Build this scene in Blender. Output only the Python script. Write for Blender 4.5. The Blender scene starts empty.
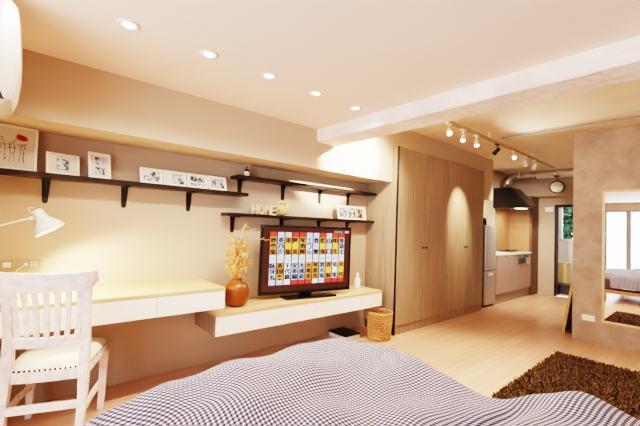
import bpy, math, random
from mathutils import Vector, Matrix
R = math.radians
PI = math.pi
SC = bpy.context.scene
COL = SC.collection
rnd = random.Random(11)
ORG = {}

# ------------------------------------------------------------------ materials
def nodes_of(name):
    m = bpy.data.materials.new(name)
    m.use_nodes = True
    nt = m.node_tree
    return m, nt, nt.nodes['Principled BSDF']

def N(nt, kind, **kw):
    n = nt.nodes.new(kind)
    for k, v in kw.items():
        setattr(n, k, v)
    return n

def c4(c):
    return (c[0], c[1], c[2], 1.0)

def srgb(r, g, b):
    f = lambda v: (v / 255 / 12.92) if v / 255 <= 0.04045 else ((v / 255 + 0.055) / 1.055) ** 2.4
    return (f(r), f(g), f(b))

def plain(name, col, rough=0.5, metal=0.0, vary=0.06, scale=12.0, bump=0.0, bscale=60.0, emit=None, estr=0.0, spec=0.5):
    m, nt, b = nodes_of(name)
    b.inputs['Roughness'].default_value = rough
    b.inputs['Metallic'].default_value = metal
    b.inputs['Specular IOR Level'].default_value = spec
    tc = N(nt, 'ShaderNodeTexCoord')
    nz = N(nt, 'ShaderNodeTexNoise')
    nz.inputs['Scale'].default_value = scale
    nz.inputs['Detail'].default_value = 4
    nt.links.new(tc.outputs['Object'], nz.inputs['Vector'])
    rp = N(nt, 'ShaderNodeValToRGB')
    rp.color_ramp.elements[0].position = 0.3
    rp.color_ramp.elements[1].position = 0.7
    rp.color_ramp.elements[0].color = c4([max(0, v * (1 - vary)) for v in col])
    rp.color_ramp.elements[1].color = c4([min(1, v * (1 + vary)) for v in col])
    nt.links.new(nz.outputs['Fac'], rp.inputs['Fac'])
    nt.links.new(rp.outputs['Color'], b.inputs['Base Color'])
    if bump:
        n2 = N(nt, 'ShaderNodeTexNoise')
        n2.inputs['Scale'].default_value = bscale
        n2.inputs['Detail'].default_value = 5
        nt.links.new(tc.outputs['Object'], n2.inputs['Vector'])
        bp = N(nt, 'ShaderNodeBump')
        bp.inputs['Strength'].default_value = bump
        bp.inputs['Distance'].default_value = 0.01
        nt.links.new(n2.outputs['Fac'], bp.inputs['Height'])
        nt.links.new(bp.outputs['Normal'], b.inputs['Normal'])
    if emit:
        b.inputs['Emission Color'].default_value = c4(emit)
        b.inputs['Emission Strength'].default_value = estr
    return m

def wood(name, ca, cb, stretch=(22, 22, 1.4), rough=0.45, fine=(120, 120, 5)):
    m, nt, b = nodes_of(name)
    b.inputs['Roughness'].default_value = rough
    tc = N(nt, 'ShaderNodeTexCoord')
    mp = N(nt, 'ShaderNodeMapping')
    mp.inputs['Scale'].default_value = stretch
    nt.links.new(tc.outputs['Object'], mp.inputs['Vector'])
    nz = N(nt, 'ShaderNodeTexNoise')
    nz.inputs['Scale'].default_value = 1.0
    nz.inputs['Detail'].default_value = 5
    nz.inputs['Distortion'].default_value = 0.6
    nt.links.new(mp.outputs['Vector'], nz.inputs['Vector'])
    mp2 = N(nt, 'ShaderNodeMapping')
    mp2.inputs['Scale'].default_value = fine
    nt.links.new(tc.outputs['Object'], mp2.inputs['Vector'])
    n2 = N(nt, 'ShaderNodeTexNoise')
    n2.inputs['Scale'].default_value = 1.0
    nt.links.new(mp2.outputs['Vector'], n2.inputs['Vector'])
    mx = N(nt, 'ShaderNodeMath', operation='MULTIPLY_ADD')
    mx.inputs[1].default_value = 0.35
    nt.links.new(n2.outputs['Fac'], mx.inputs[0])
    sc = N(nt, 'ShaderNodeMath', operation='MULTIPLY')
    sc.inputs[1].default_value = 0.65
    nt.links.new(nz.outputs['Fac'], sc.inputs[0])
    nt.links.new(sc.outputs[0], mx.inputs[2])
    rp = N(nt, 'ShaderNodeValToRGB')
    rp.color_ramp.elements[0].position = 0.36
    rp.color_ramp.elements[1].position = 0.64
    rp.color_ramp.elements[0].color = c4(ca)
    rp.color_ramp.elements[1].color = c4(cb)
    nt.links.new(mx.outputs[0], rp.inputs['Fac'])
    nt.links.new(rp.outputs['Color'], b.inputs['Base Color'])
    return m

def floor_mat():
    m, nt, b = nodes_of('oak_planks')
    tc = N(nt, 'ShaderNodeTexCoord')
    mp = N(nt, 'ShaderNodeMapping')
    mp.inputs['Rotation'].default_value = (0, 0, R(90))
    nt.links.new(tc.outputs['Object'], mp.inputs['Vector'])
    br = N(nt, 'ShaderNodeTexBrick')
    br.inputs['Scale'].default_value = 1.0
    br.inputs['Brick Width'].default_value = 1.25
    br.inputs['Row Height'].default_value = 0.14
    br.inputs['Mortar Size'].default_value = 0.0016
    br.inputs['Bias'].default_value = 0.0
    br.inputs['Color1'].default_value = c4(srgb(214, 172, 144))
    br.inputs['Color2'].default_value = c4(srgb(200, 158, 130))
    br.inputs['Mortar'].default_value = c4(srgb(160, 116, 82))
    nt.links.new(mp.outputs['Vector'], br.inputs['Vector'])
    mp2 = N(nt, 'ShaderNodeMapping')
    mp2.inputs['Scale'].default_value = (26, 1.6, 1)
    nt.links.new(tc.outputs['Object'], mp2.inputs['Vector'])
    nz = N(nt, 'ShaderNodeTexNoise')
    nz.inputs['Scale'].default_value = 1.0
    nz.inputs['Detail'].default_value = 6
    nt.links.new(mp2.outputs['Vector'], nz.inputs['Vector'])
    rp = N(nt, 'ShaderNodeValToRGB')
    rp.color_ramp.elements[0].position = 0.3
    rp.color_ramp.elements[1].position = 0.75
    rp.color_ramp.elements[0].color = (0.8, 0.76, 0.72, 1)
    rp.color_ramp.elements[1].color = (1.05, 1.05, 1.05, 1)
    nt.links.new(nz.outputs['Fac'], rp.inputs['Fac'])
    mx = N(nt, 'ShaderNodeMixRGB', blend_type='MULTIPLY')
    mx.inputs['Fac'].default_value = 0.8
    nt.links.new(br.outputs['Color'], mx.inputs['Color1'])
    nt.links.new(rp.outputs['Color'], mx.inputs['Color2'])
    nt.links.new(mx.outputs['Color'], b.inputs['Base Color'])
    b.inputs['Roughness'].default_value = 0.28
    return m

def gingham_mat():
    m, nt, b = nodes_of('gingham_cloth')
    tc = N(nt, 'ShaderNodeTexCoord')
    sep = N(nt, 'ShaderNodeSeparateXYZ')
    nt.links.new(tc.outputs['UV'], sep.inputs['Vector'])
    outs = []
    for ax in ('X', 'Y'):
        a = N(nt, 'ShaderNodeMath', operation='MULTIPLY')
        a.inputs[1].default_value = 1.0 / 0.0185
        nt.links.new(sep.outputs[ax], a.inputs[0])
        f = N(nt, 'ShaderNodeMath', operation='FRACT')
        nt.links.new(a.outputs[0], f.inputs[0])
        g = N(nt, 'ShaderNodeMath', operation='GREATER_THAN')
        g.inputs[1].default_value = 0.5
        nt.links.new(f.outputs[0], g.inputs[0])
        outs.append(g)
    s = N(nt, 'ShaderNodeMath', operation='ADD')
    nt.links.new(outs[0].outputs[0], s.inputs[0])
    nt.links.new(outs[1].outputs[0], s.inputs[1])
    h = N(nt, 'ShaderNodeMath', operation='MULTIPLY')
    h.inputs[1].default_value = 0.5
    nt.links.new(s.outputs[0], h.inputs[0])
    rp = N(nt, 'ShaderNodeValToRGB')
    rp.color_ramp.interpolation = 'CONSTANT'
    e = rp.color_ramp.elements
    e[0].position = 0.0
    e[0].color = c4(srgb(190, 187, 197))
    e[1].position = 0.75
    e[1].color = c4(srgb(44, 40, 54))
    k = e.new(0.25)
    k.color = c4(srgb(98, 93, 106))
    nt.links.new(h.outputs[0], rp.inputs['Fac'])
    nt.links.new(rp.outputs['Color'], b.inputs['Base Color'])
    b.inputs['Roughness'].default_value = 0.9
    b.inputs['Specular IOR Level'].default_value = 0.15
    return m

def photo_mat(name, seed, tone=(1, 1, 1), scale=14.0):
    m, nt, b = nodes_of(name)
    tc = N(nt, 'ShaderNodeTexCoord')
    mp = N(nt, 'ShaderNodeMapping')
    mp.inputs['Location'].default_value = (seed * 3.1, seed * 1.7, seed)
    nt.links.new(tc.outputs['Object'], mp.inputs['Vector'])
    nz = N(nt, 'ShaderNodeTexNoise')
    nz.inputs['Scale'].default_value = scale
    nz.inputs['Detail'].default_value = 3
    nt.links.new(mp.outputs['Vector'], nz.inputs['Vector'])
    rp = N(nt, 'ShaderNodeValToRGB')
    e = rp.color_ramp.elements
    e[0].position = 0.42
    e[0].color = c4([0.02 * t for t in tone])
    e[1].position = 0.58
    e[1].color = c4([0.62 * t for t in tone])
    nt.links.new(nz.outputs['Fac'], rp.inputs['Fac'])
    nt.links.new(rp.outputs['Color'], b.inputs['Base Color'])
    b.inputs['Roughness'].default_value = 0.35
    return m

def glass_mat():
    m = bpy.data.materials.new('clear_pane')
    m.use_nodes = True
    nt = m.node_tree
    nt.nodes.clear()
    o = N(nt, 'ShaderNodeOutputMaterial')
    t = N(nt, 'ShaderNodeBsdfTransparent')
    g = N(nt, 'ShaderNodeBsdfGlossy')
    g.inputs['Roughness'].default_value = 0.02
    x = N(nt, 'ShaderNodeMixShader')
    x.inputs['Fac'].default_value = 0.06
    nt.links.new(t.outputs[0], x.inputs[1])
    nt.links.new(g.outputs[0], x.inputs[2])
    nt.links.new(x.outputs[0], o.inputs['Surface'])
    return m

def plaster(name, ca, cb, scale=3.0, bump=0.25, rough=0.85):
    m, nt, b = nodes_of(name)
    b.inputs['Roughness'].default_value = rough
    tc = N(nt, 'ShaderNodeTexCoord')
    mp = N(nt, 'ShaderNodeMapping')
    mp.inputs['Scale'].default_value = (1, 1, 1.1)
    nt.links.new(tc.outputs['Object'], mp.inputs['Vector'])
    nz = N(nt, 'ShaderNodeTexNoise')
    nz.inputs['Scale'].default_value = scale
    nz.inputs['Detail'].default_value = 8
    nz.inputs['Roughness'].default_value = 0.62
    nt.links.new(mp.outputs['Vector'], nz.inputs['Vector'])
    rp = N(nt, 'ShaderNodeValToRGB')
    rp.color_ramp.elements[0].position = 0.36
    rp.color_ramp.elements[1].position = 0.62
    rp.color_ramp.elements[0].color = c4(ca)
    rp.color_ramp.elements[1].color = c4(cb)
    nt.links.new(nz.outputs['Fac'], rp.inputs['Fac'])
    nt.links.new(rp.outputs['Color'], b.inputs['Base Color'])
    n2 = N(nt, 'ShaderNodeTexNoise')
    n2.inputs['Scale'].default_value = scale * 5
    n2.inputs['Detail'].default_value = 8
    nt.links.new(tc.outputs['Object'], n2.inputs['Vector'])
    bp = N(nt, 'ShaderNodeBump')
    bp.inputs['Strength'].default_value = bump
    bp.inputs['Distance'].default_value = 0.02
    nt.links.new(n2.outputs['Fac'], bp.inputs['Height'])
    nt.links.new(bp.outputs['Normal'], b.inputs['Normal'])
    return m

M = {}
M['wall'] = plain('beige_paint', srgb(178, 157, 137), 0.8, vary=0.02, scale=2)
M['soffit'] = plain('tan_paint', srgb(196, 175, 150), 0.8, vary=0.02, scale=2)
M['ceil'] = plain('white_ceiling_paint', srgb(240, 222, 208), 0.85, vary=0.015, scale=2)
M['rawceil'] = plaster('rough_cream_concrete', srgb(226, 206, 178), srgb(240, 224, 200), 1.6, 0.35)
M['beam'] = plaster('rough_white_paint', srgb(226, 210, 196), srgb(246, 232, 220), 4.0, 0.7)
M['concrete'] = plaster('taupe_plaster', srgb(150, 129, 114), srgb(172, 150, 134), 5.5, 0.15)
M['floor'] = floor_mat()
M['taupe_wood'] = wood('taupe_wood', srgb(140, 119, 98), srgb(165, 143, 120))
M['taupe_dark'] = wood('taupe_wood_dark', srgb(84, 66, 52), srgb(112, 90, 70))
M['oak_top'] = wood('pale_oak', srgb(186, 150, 104), srgb(214, 182, 136), stretch=(24, 1.5, 24), fine=(130, 5, 130))
M['grey_oak'] = wood('grey_oak_end', srgb(120, 98, 82), srgb(160, 134, 112), stretch=(24, 24, 1.5))
M['white_front'] = plain('white_lacquer', srgb(244, 234, 222), 0.35, vary=0.01)
M['shelf'] = wood('black_brown_board', srgb(30, 20, 16), srgb(46, 31, 25), stretch=(24, 1.5, 24), rough=0.35)
M['black_metal'] = plain('black_metal', (0.012, 0.01, 0.01), 0.4, vary=0.1)
M['black_gloss'] = plain('black_gloss', (0.008, 0.007, 0.008), 0.15, vary=0.05)
M['white_plastic'] = plain('white_plastic', srgb(238, 232, 222), 0.35, vary=0.01)
M['grey_plastic'] = plain('grey_plastic', srgb(140, 138, 136), 0.4, vary=0.03)
M['white_frame'] = plain('white_frame_paint', srgb(244, 236, 222), 0.4, vary=0.02)
M['paper'] = plain('mount_card', srgb(224, 212, 192), 0.8, vary=0.01)
M['red_petal'] = plain('red_petal', srgb(178, 34, 24), 0.7, vary=0.3, scale=60)
M['ink'] = plain('dark_ink', srgb(60, 56, 50), 0.8, vary=0.2)
M['whitewash'] = plain('whitewashed_wood', srgb(222, 202, 190), 0.6, vary=0.2, scale=26, bump=0.2, bscale=40)
M['whitewash'].node_tree.nodes['Mapping'] if 'Mapping' in M['whitewash'].node_tree.nodes else None
M['cushion'] = plain('cream_cushion', srgb(236, 222, 196), 0.85, vary=0.05, bump=0.1)
M['nail'] = plain('dark_bronze_nail', srgb(48, 36, 28), 0.35, 0.7)
M['lamp_white'] = plain('lamp_white', srgb(238, 230, 214), 0.35, vary=0.01)
M['lens'] = plain('glowing_lens', (1, 0.9, 0.7), 0.5, emit=(1.0, 0.84, 0.6), estr=5.0)
M['lens_hot'] = plain('glowing_bulb', (1, 0.9, 0.7), 0.5, emit=(1.0, 0.82, 0.55), estr=3.0)
M['lens_off'] = plain('unlit_lens', srgb(120, 104, 86), 0.3)
M['copper'] = plain('burnt_orange_glaze', srgb(138, 76, 34), 0.28, 0.25, vary=0.22, scale=9)
M['dry'] = plain('dried_cream', srgb(214, 174, 122), 0.9, vary=0.25, scale=40)
M['dry2'] = plain('dried_tan', srgb(196, 140, 84), 0.9, vary=0.3, scale=40)
M['rattan'] = plain('rattan_cane', srgb(196, 142, 90), 0.55, vary=0.22, scale=30)
M['rattan_pale'] = plain('pale_rattan', srgb(226, 196, 142), 0.6, vary=0.15, scale=30)
M['letters'] = plain('cream_letters', srgb(222, 198, 160), 0.55, vary=0.08)
M['amber'] = plain('amber_glass', srgb(70, 32, 14), 0.12, vary=0.05)
M['reed'] = plain('reed', srgb(216, 196, 160), 0.8)
M['fridge'] = plain('lilac_grey_steel', srgb(168, 156, 152), 0.32, 0.35, vary=0.02)
M['fridge_side'] = plain('charcoal_side', srgb(62, 58, 58), 0.5)
M['kitchen'] = plain('mauve_laminate', srgb(164, 138, 126), 0.3, vary=0.03)
M['kick'] = plain('grey_kick', srgb(146, 132, 120), 0.4, 0.2)
M['steel'] = plain('brushed_steel', srgb(200, 194, 186), 0.25, 0.9, vary=0.04)
M['duct'] = plain('galvanised_duct', srgb(190, 182, 168), 0.3, 0.9, vary=0.1, scale=20)
M['hood'] = plain('black_hood', (0.01, 0.009, 0.009), 0.22, vary=0.05)
M['tan_panel'] = plain('tan_splash_panel', srgb(150, 114, 84), 0.4, vary=0.03)
M['brown_panel'] = wood('brown_panel', srgb(88, 62, 46), srgb(116, 84, 62))
M['door_dark'] = plain('dark_bronze', srgb(46, 38, 34), 0.4, 0.3)
M['white_wall'] = plain('white_wall_paint', srgb(226, 216, 206), 0.8, vary=0.02)
M['pale_wood'] = wood('pale_wood', srgb(206, 172, 120), srgb(228, 198, 146), stretch=(24, 24, 1.5))
M['gold_wood'] = wood('golden_wood', srgb(184, 138, 84), srgb(212, 168, 110), stretch=(24, 24, 1.5))
M['mirror'] = plain('mirror_silver', (0.86, 0.86, 0.86), 0.0, 1.0, vary=0.0)
M['gingham'] = gingham_mat()
M['rug'] = plain('brown_shag', srgb(100, 78, 60), 0.95, vary=0.45, scale=45, spec=0.05)
M['mattress'] = plain('dark_bed_skirt', srgb(72, 54, 50), 0.9)
M['bedwood'] = wood('bed_wood', srgb(138, 90, 54), srgb(172, 120, 76), stretch=(1.5, 20, 20))
M['glass'] = glass_mat()
M['leaf'] = plain('green_leaf', srgb(26, 58, 38), 0.9, vary=0.4, scale=30)
M['bark'] = plain('bark', srgb(90, 70, 52), 0.9, vary=0.2)
M['clockface'] = plain('clock_face', srgb(226, 206, 176), 0.5, vary=0.01)
M['socket_plate'] = plain('beige_switch_plate', srgb(168, 148, 118), 0.4, vary=0.02)
M['cone_inside'] = plain('lamp_inside', (1, 0.95, 0.85), 0.5, emit=(1.0, 0.85, 0.6), estr=6.0)
M['rail_tan'] = plain('tan_metal', srgb(176, 150, 118), 0.4)
M['ac_white'] = plain('aircon_white', srgb(196, 182, 166), 0.4, vary=0.01)
M['bezel'] = plain('tv_black', (0.012, 0.01, 0.01), 0.25, vary=0.05)

def screen_mat(name, col, strength=0.9):
    m, nt, b = nodes_of(name)
    b.inputs['Base Color'].default_value = (0.01, 0.01, 0.01, 1)
    b.inputs['Roughness'].default_value = 0.25
    b.inputs['Emission Color'].default_value = c4(col)
    b.inputs['Emission Strength'].default_value = strength
    return m
S = {}
for k, c in dict(bg=(70, 32, 24), red=(226, 70, 58), blue=(200, 208, 232), grey=(206, 204, 204), white=(238, 238, 246),
                 orange=(226, 164, 84), yellow=(244, 200, 84), black=(10, 8, 14), maroon=(60, 14, 10), green=(112, 132, 112), line=(150, 150, 168)).items():
    S[k] = screen_mat('screen_' + k, srgb(*c), 0.55)

# ------------------------------------------------------------------ mesh builder
class MB:
    def __init__(self):
        self.v, self.f, self.mi, self.sm = [], [], [], []
    def add(self, vs, fs, mi=0, smooth=False):
        o = len(self.v)
        self.v += [Vector(p) for p in vs]
        for f in fs:
            self.f.append([i + o for i in f])
            self.mi.append(mi)
            self.sm.append(smooth)
        return self
    def box(self, x0, x1, y0, y1, z0, z1, mi=0, mat=None):
        vs = [Vector(p) for p in ((x0, y0, z0), (x1, y0, z0), (x1, y1, z0), (x0, y1, z0), (x0, y0, z1), (x1, y0, z1), (x1, y1, z1), (x0, y1, z1))]
        if mat is not None:
            vs = [mat @ p for p in vs]
        return self.add(vs, [(0, 3, 2, 1), (4, 5, 6, 7), (0, 1, 5, 4), (1, 2, 6, 5), (2, 3, 7, 6), (3, 0, 4, 7)], mi)
    def tube(self, pts, rad, n=10, mi=0, smooth=True, cap=True, closed=False):
        pts = [Vector(p) for p in pts]
        if not isinstance(rad, (list, tuple)):
            rad = [rad] * len(pts)
        vs, fs = [], []
        k = len(pts)
        up = None
        for i, p in enumerate(pts):
            a = pts[(i - 1) % k] if (closed or i > 0) else p
            b = pts[(i + 1) % k] if (closed or i < k - 1) else p
            t = (b - a).normalized()
            if up is None:
                up = Vector((0, 0, 1)) if abs(t.z) < 0.9 else Vector((1, 0, 0))
            s = t.cross(up).normalized()
            up = s.cross(t).normalized()
            for j in range(n):
                q = 2 * PI * j / n
                vs.append(p + (s * math.cos(q) + up * math.sin(q)) * rad[i])
        m = k if closed else k - 1
        for i in range(m):
            for j in range(n):
                i2 = (i + 1) % k
                fs.append((i * n + j, i * n + (j + 1) % n, i2 * n + (j + 1) % n, i2 * n + j))
        self.add(vs, fs, mi, smooth)
        if cap and not closed:
            self.add(vs[:n], [list(range(n))[::-1]], mi)
            self.add(vs[-n:], [list(range(n))], mi)
        return self
    def bar(self, pts, w, h, side, mi=0):
        """rectangular section swept along pts; side = direction of w; w, h may be lists"""
        pts = [Vector(p) for p in pts]
        k = len(pts)
        w = w if isinstance(w, (list, tuple)) else [w] * k
        h = h if isinstance(h, (list, tuple)) else [h] * k
        vs, fs = [], []
        for i, p in enumerate(pts):
            a = pts[max(0, i - 1)]
            b = pts[min(k - 1, i + 1)]
            t = (b - a).normalized()
            s = Vector(side)
            s = (s - t * s.dot(t)).normalized()
            u = s.cross(t).normalized()
            for (x, y) in ((-1, -1), (1, -1), (1, 1), (-1, 1)):
                vs.append(p + s * x * w[i] / 2 + u * y * h[i] / 2)
        for i in range(k - 1):
            for j in range(4):
                fs.append((i * 4 + j, i * 4 + (j + 1) % 4, i * 4 + 4 + (j + 1) % 4, i * 4 + 4 + j))
        fs.append((3, 2, 1, 0))
        fs.append(tuple((k - 1) * 4 + j for j in range(4)))
        return self.add(vs, fs, mi)
    def lathe(self, prof, c=(0, 0, 0), n=28, mi=0, smooth=True, axis=(0, 0, 1)):
        q = Vector((0, 0, 1)).rotation_difference(Vector(axis).normalized()).to_matrix()
        c = Vector(c)
        vs, fs = [], []
        for r, z in prof:
            for j in range(n):
                a = 2 * PI * j / n
                vs.append(c + q @ Vector((max(r, 1e-5) * math.cos(a), max(r, 1e-5) * math.sin(a), z)))
        for i in range(len(prof) - 1):
            for j in range(n):
                fs.append((i * n + j, i * n + (j + 1) % n, (i + 1) * n + (j + 1) % n, (i + 1) * n + j))
        return self.add(vs, fs, mi, smooth)
    def prism(self, poly, y0, y1, mi=0):
        """poly in (x, z), extruded along y"""
        k = len(poly)
        vs = [(x, y0, z) for x, z in poly] + [(x, y1, z) for x, z in poly]
        fs = [list(range(k)), [k + i for i in range(k)][::-1]]
        for i in range(k):
            fs.append((i, k + i, k + (i + 1) % k, (i + 1) % k))
        return self.add(vs, fs, mi)
    def xform(self, mat):
        self.v = [mat @ p for p in self.v]
        return self
    def build(self, name, mats, parent=None, bevel=0.0, uv=None):
        me = bpy.data.meshes.new(name)
        org = ORG.get(parent.name, Vector((0, 0, 0))) if parent else Vector((0, 0, 0))
        me.from_pydata([tuple(p - org) for p in self.v], [], self.f)
        mats = mats if isinstance(mats, (list, tuple)) else [mats]
        for m in mats:
            me.materials.append(m)
        me.polygons.foreach_set('material_index', self.mi)
        me.polygons.foreach_set('use_smooth', self.sm)
        if uv:
            l = me.uv_layers.new(name='UVMap')
            for lp in me.loops:
                l.data[lp.index].uv = uv[lp.vertex_index]
        me.update()
        o = bpy.data.objects.new(name, me)
        COL.objects.link(o)
        if parent:
            o.parent = parent
            ORG[o.name] = org
        if bevel:
            b = o.modifiers.new('edge', 'BEVEL')
            b.width = bevel
            b.segments = 2
            b.limit_method = 'ANGLE'
        return o

def tag(o, label, cat, group=None, kind=None):
    o['label'] = label
    o['category'] = cat
    if group:
        o['group'] = group
    if kind:
        o['kind'] = kind
    return o

def thing(name, loc, label, cat, group=None):
    o = bpy.data.objects.new(name, None)
    o.empty_display_size = 0.1
    COL.objects.link(o)
    o.location = loc
    ORG[o.name] = Vector(loc)
    return tag(o, label, cat, group)

def struct(mb, name, m, bevel=0.0):
    o = mb.build(name, m, None, bevel)
    o['kind'] = 'structure'
    return o

def copy_tree(o, parent=None):
    c = o.copy()
    COL.objects.link(c)
    if parent:
        c.parent = parent
    for ch in list(o.children):
        copy_tree(ch, c)
    return c

def text_geo(body, size, extrude=0.0, bold=0.0):
    cu = bpy.data.curves.new('t', 'FONT')
    cu.body = body
    cu.size = size
    cu.extrude = extrude
    cu.align_x = 'CENTER'
    cu.align_y = 'CENTER'
    cu.resolution_u = 3
    cu.offset = bold
    o = bpy.data.objects.new('t', cu)
    COL.objects.link(o)
    bpy.context.view_layer.update()
    dg = bpy.context.evaluated_depsgraph_get()
    me = bpy.data.meshes.new_from_object(o.evaluated_get(dg))
    vs = [v.co.copy() for v in me.vertices]
    fs = [tuple(p.vertices) for p in me.polygons]
    bpy.data.objects.remove(o)
    bpy.data.curves.remove(cu)
    bpy.data.meshes.remove(me)
    return vs, fs

# ------------------------------------------------------------------ room
CZ = 2.29        # plastered ceiling over the bed
KZ = 2.62        # raw ceiling over the kitchen
XR = 5.6
YB = -2.2
struct(MB().box(-0.1, XR + 0.1, YB - 0.1, 8.7, -0.1, 0), 'floor', M['floor'])
struct(MB().box(-0.1, 0, YB - 0.1, 8.8, 0, KZ), 'wall_left', M['wall'])
struct(MB().box(0, 0.8, -0.45, -0.33, 0, CZ), 'wall_near', M['wall'])
struct(MB().box(0.7, 0.8, YB, -0.45, 0, CZ), 'wall_side', M['wall'])
struct(MB().box(XR, XR + 0.1, YB - 0.1, 5.37, 0, KZ), 'wall_right', M['wall'])
struct(MB().box(-0.1, XR + 0.1, YB - 0.1, 2.3, CZ, KZ + 0.1), 'ceiling', M['ceil'])
struct(MB().box(-0.1, XR + 0.1, 2.3, 8.8, KZ, KZ + 0.1), 'ceiling_kitchen', M['rawceil'])
struct(MB().prism([(0, 1.888), (0.41, 1.888), (0.41, CZ), (0, CZ)], -0.33, 2.3).prism([(0, 1.888), (0.41, 1.888), (0.41, KZ), (0, KZ)], 2.3, 6.42), 'trim_1', M['soffit'])

# rough white concrete beam with a broken lower edge
b = MB()
nx = 150
vs, fs = [], []
x0, x1 = 0.41, XR
prof_n = 8
for i in range(nx + 1):
    x = x0 + (x1 - x0) * i / nx
    j1 = rnd.uniform(-0.006, 0.006) + 0.006 * math.sin(x * 9) + 0.004 * math.sin(x * 23 + 1)
    j2 = rnd.uniform(-0.012, 0.012) + 0.012 * math.sin(x * 6.3 + 2)
    zf = 2.168 + 0.3 * j1
    vs += [(x, 2.236 + 0.2 * j1, CZ + 0.02), (x, 2.236 + 0.4 * j1, zf + 0.012), (x, 2.246, zf), (x, 2.36 + j1, 2.164 + 0.3 * j2), (x, 2.49 + j2, 2.16 + 0.4 * j2),
           (x, 2.525 + j2, 2.176 + 0.5 * abs(j1)), (x, 2.53 + 0.5 * j1, 2.25), (x, 2.53, KZ)]
for i in range(nx):
    for j in range(prof_n - 1):
        a = i * prof_n + j
        fs.append((a, a + 1, a + prof_n + 1, a + prof_n))
b.add(vs, fs)
struct(b, 'ceiling_beam', M['beam'])

# taupe wall block with the mirror (bathroom box)
struct(MB().box(1.865, XR + 0.1, 5.37, 8.7, 0, KZ), 'wall_taupe', M['concrete'])
# far wall with the balcony doorway and its dropped beam
DX0 = 0.775
struct(MB().box(-0.1, DX0, 8.7, 8.8, 0, KZ).box(DX0, 1.865, 8.7, 8.8, 1.95, KZ).box(1.865, XR, 8.7, 8.8, 0, KZ), 'wall_far', M['wall'])
struct(MB().box(0, 1.865, 8.4, 8.7, 2.12, KZ), 'trim_2', M['wall'])
struct(MB().box(0.0, 0.46, 8.28, 8.7, 0, 2.12), 'trim_3', M['brown_panel'], 0.003)
# balcony room
struct(MB().box(-0.2, 2.4, 8.8, 10.4, -0.1, -0.0), 'floor_balcony', M['white_wall'])
WZ0, WZ1 = 1.17, 2.05
struct(MB().box(-0.2, 2.4, 10.3, 10.4, 0, WZ0).box(-0.2, 2.4, 10.3, 10.4, WZ1, 2.4).box(-0.2, 0.45, 10.3, 10.4, WZ0, WZ1).box(1.75, 2.4, 10.3, 10.4, WZ0, WZ1), 'wall_balcony', M['white_wall'])
struct(MB().box(-0.3, -0.2, 8.8, 10.4, 0, 2.4).box(2.4, 2.5, 8.8, 10.4, 0, 2.4), 'wall_balcony_sides', M['white_wall'])
struct(MB().box(-0.3, 2.5, 8.8, 10.4, 2.4, 2.5), 'ceiling_balcony', M['white_wall'])
w = struct(MB().box(0.45, 1.75, 10.32, 10.38, WZ0, WZ0 + .04).box(0.45, 1.75, 10.32, 10.38, WZ1 - .04, WZ1).box(0.45, .49, 10.32, 10.38, WZ0, WZ1).box(1.71, 1.75, 10.32, 10.38, WZ0, WZ1).box(1.2, 1.25, 10.32, 10.38, WZ0, WZ1), 'window_2', M['white_plastic'])
MB().box(0.47, 1.73, 10.345, 10.35, WZ0 + .02, WZ1 - .02).build('pane', M['glass'], w)
# balcony door frame
d = struct(MB().box(DX0 - 0.005, DX0 + 0.032, 8.68, 8.82, 0, 1.95).box(DX0 + .032, 1.865, 8.68, 8.82, 1.9, 1.95).box(1.815, 1.865, 8.7, 8.82, 0, 1.9), 'door_1', M['door_dark'], 0.002)

# window wall behind the bed
wx0, wx1, wz0, wz1 = 0.85, 5.3, 0.3, 2.07
struct(MB().box(0.7, wx0, YB - .1, YB, 0, CZ).box(wx1, XR, YB - .1, YB, 0, CZ).box(wx0, wx1, YB - .1, YB, 0, wz0).box(wx0, wx1, YB - .1, YB, wz1, CZ), 'wall_back', M['wall'])
fr = MB().box(wx0, wx1, YB - .08, YB - .02, wz0, wz0 + .05).box(wx0, wx1, YB - .08, YB - .02, wz1 - .05, wz1)
for mx in (wx0 + .03, 1.41, 2.66, 3.9, wx1 - .03):
    fr.box(mx - .055, mx + .055, YB - .09, YB - .01, wz0 + .05, wz1 - .05)
w1 = struct(fr, 'window_1', M['grey_plastic'])
MB().box(wx0, wx1, YB - .055, YB - .05, wz0 + .02, wz1 - .02).build('pane', M['glass'], w1)

# ------------------------------------------------------------------ wardrobe
WX, WY0, WY1, WH = 0.507, 3.49, 5.86, 2.335
t = thing('wardrobe', (0, WY0, 0), 'tall taupe wood-grain wardrobe with four doors against the left-hand wall', 'wardrobe')
t['label'] = 'tall taupe wood-grain wardrobe with four flat doors and a dark front edge'
yA = [WY0 + .012, 4.088, 4.683, 5.232, WY1]
MB().box(0.003, WX - .022, WY0, WY1, 0.105, WH).build('carcass', M['taupe_wood'], t)
MB().box(WX - .022, WX, WY0 - 0.001, WY0 + .0105, 0.0, WH).build('edge_strip', M['black_metal'], t)
MB().box(0.02, WX - .03, WY0 + .012, yA[2] - .003, 0, 0.104).box(0.02, WX - .03, yA[2] + .003, WY1, 0, 0.104).build('plinth', M['taupe_dark'], t, 0.002)
MB().box(WX - .03, WX - .012, WY0 + .0115, yA[2] - .004, 0, 0.104).box(WX - .03, WX - .012, yA[2] + .004, WY1, 0, 0.104).build('toe_kick', M['taupe_wood'], t, 0.001)
for i in range(4):
    dd = MB().box(WX - .0215, WX, yA[i] + .003, yA[i + 1] - .003, 0.112, WH - .003).build('door', M['taupe_wood'], t, 0.0015)
    ky = yA[1] if i < 2 else yA[3]
    ky += (-.035 if i % 2 == 0 else .035)
    MB().lathe([(0, .026), (.011, .026), (.015, .02), (.012, .012), (.006, .008), (.006, 0)], (WX, ky, 1.065), 14, axis=(1, 0, 0)).build('knob', M['black_metal'], dd)

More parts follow.
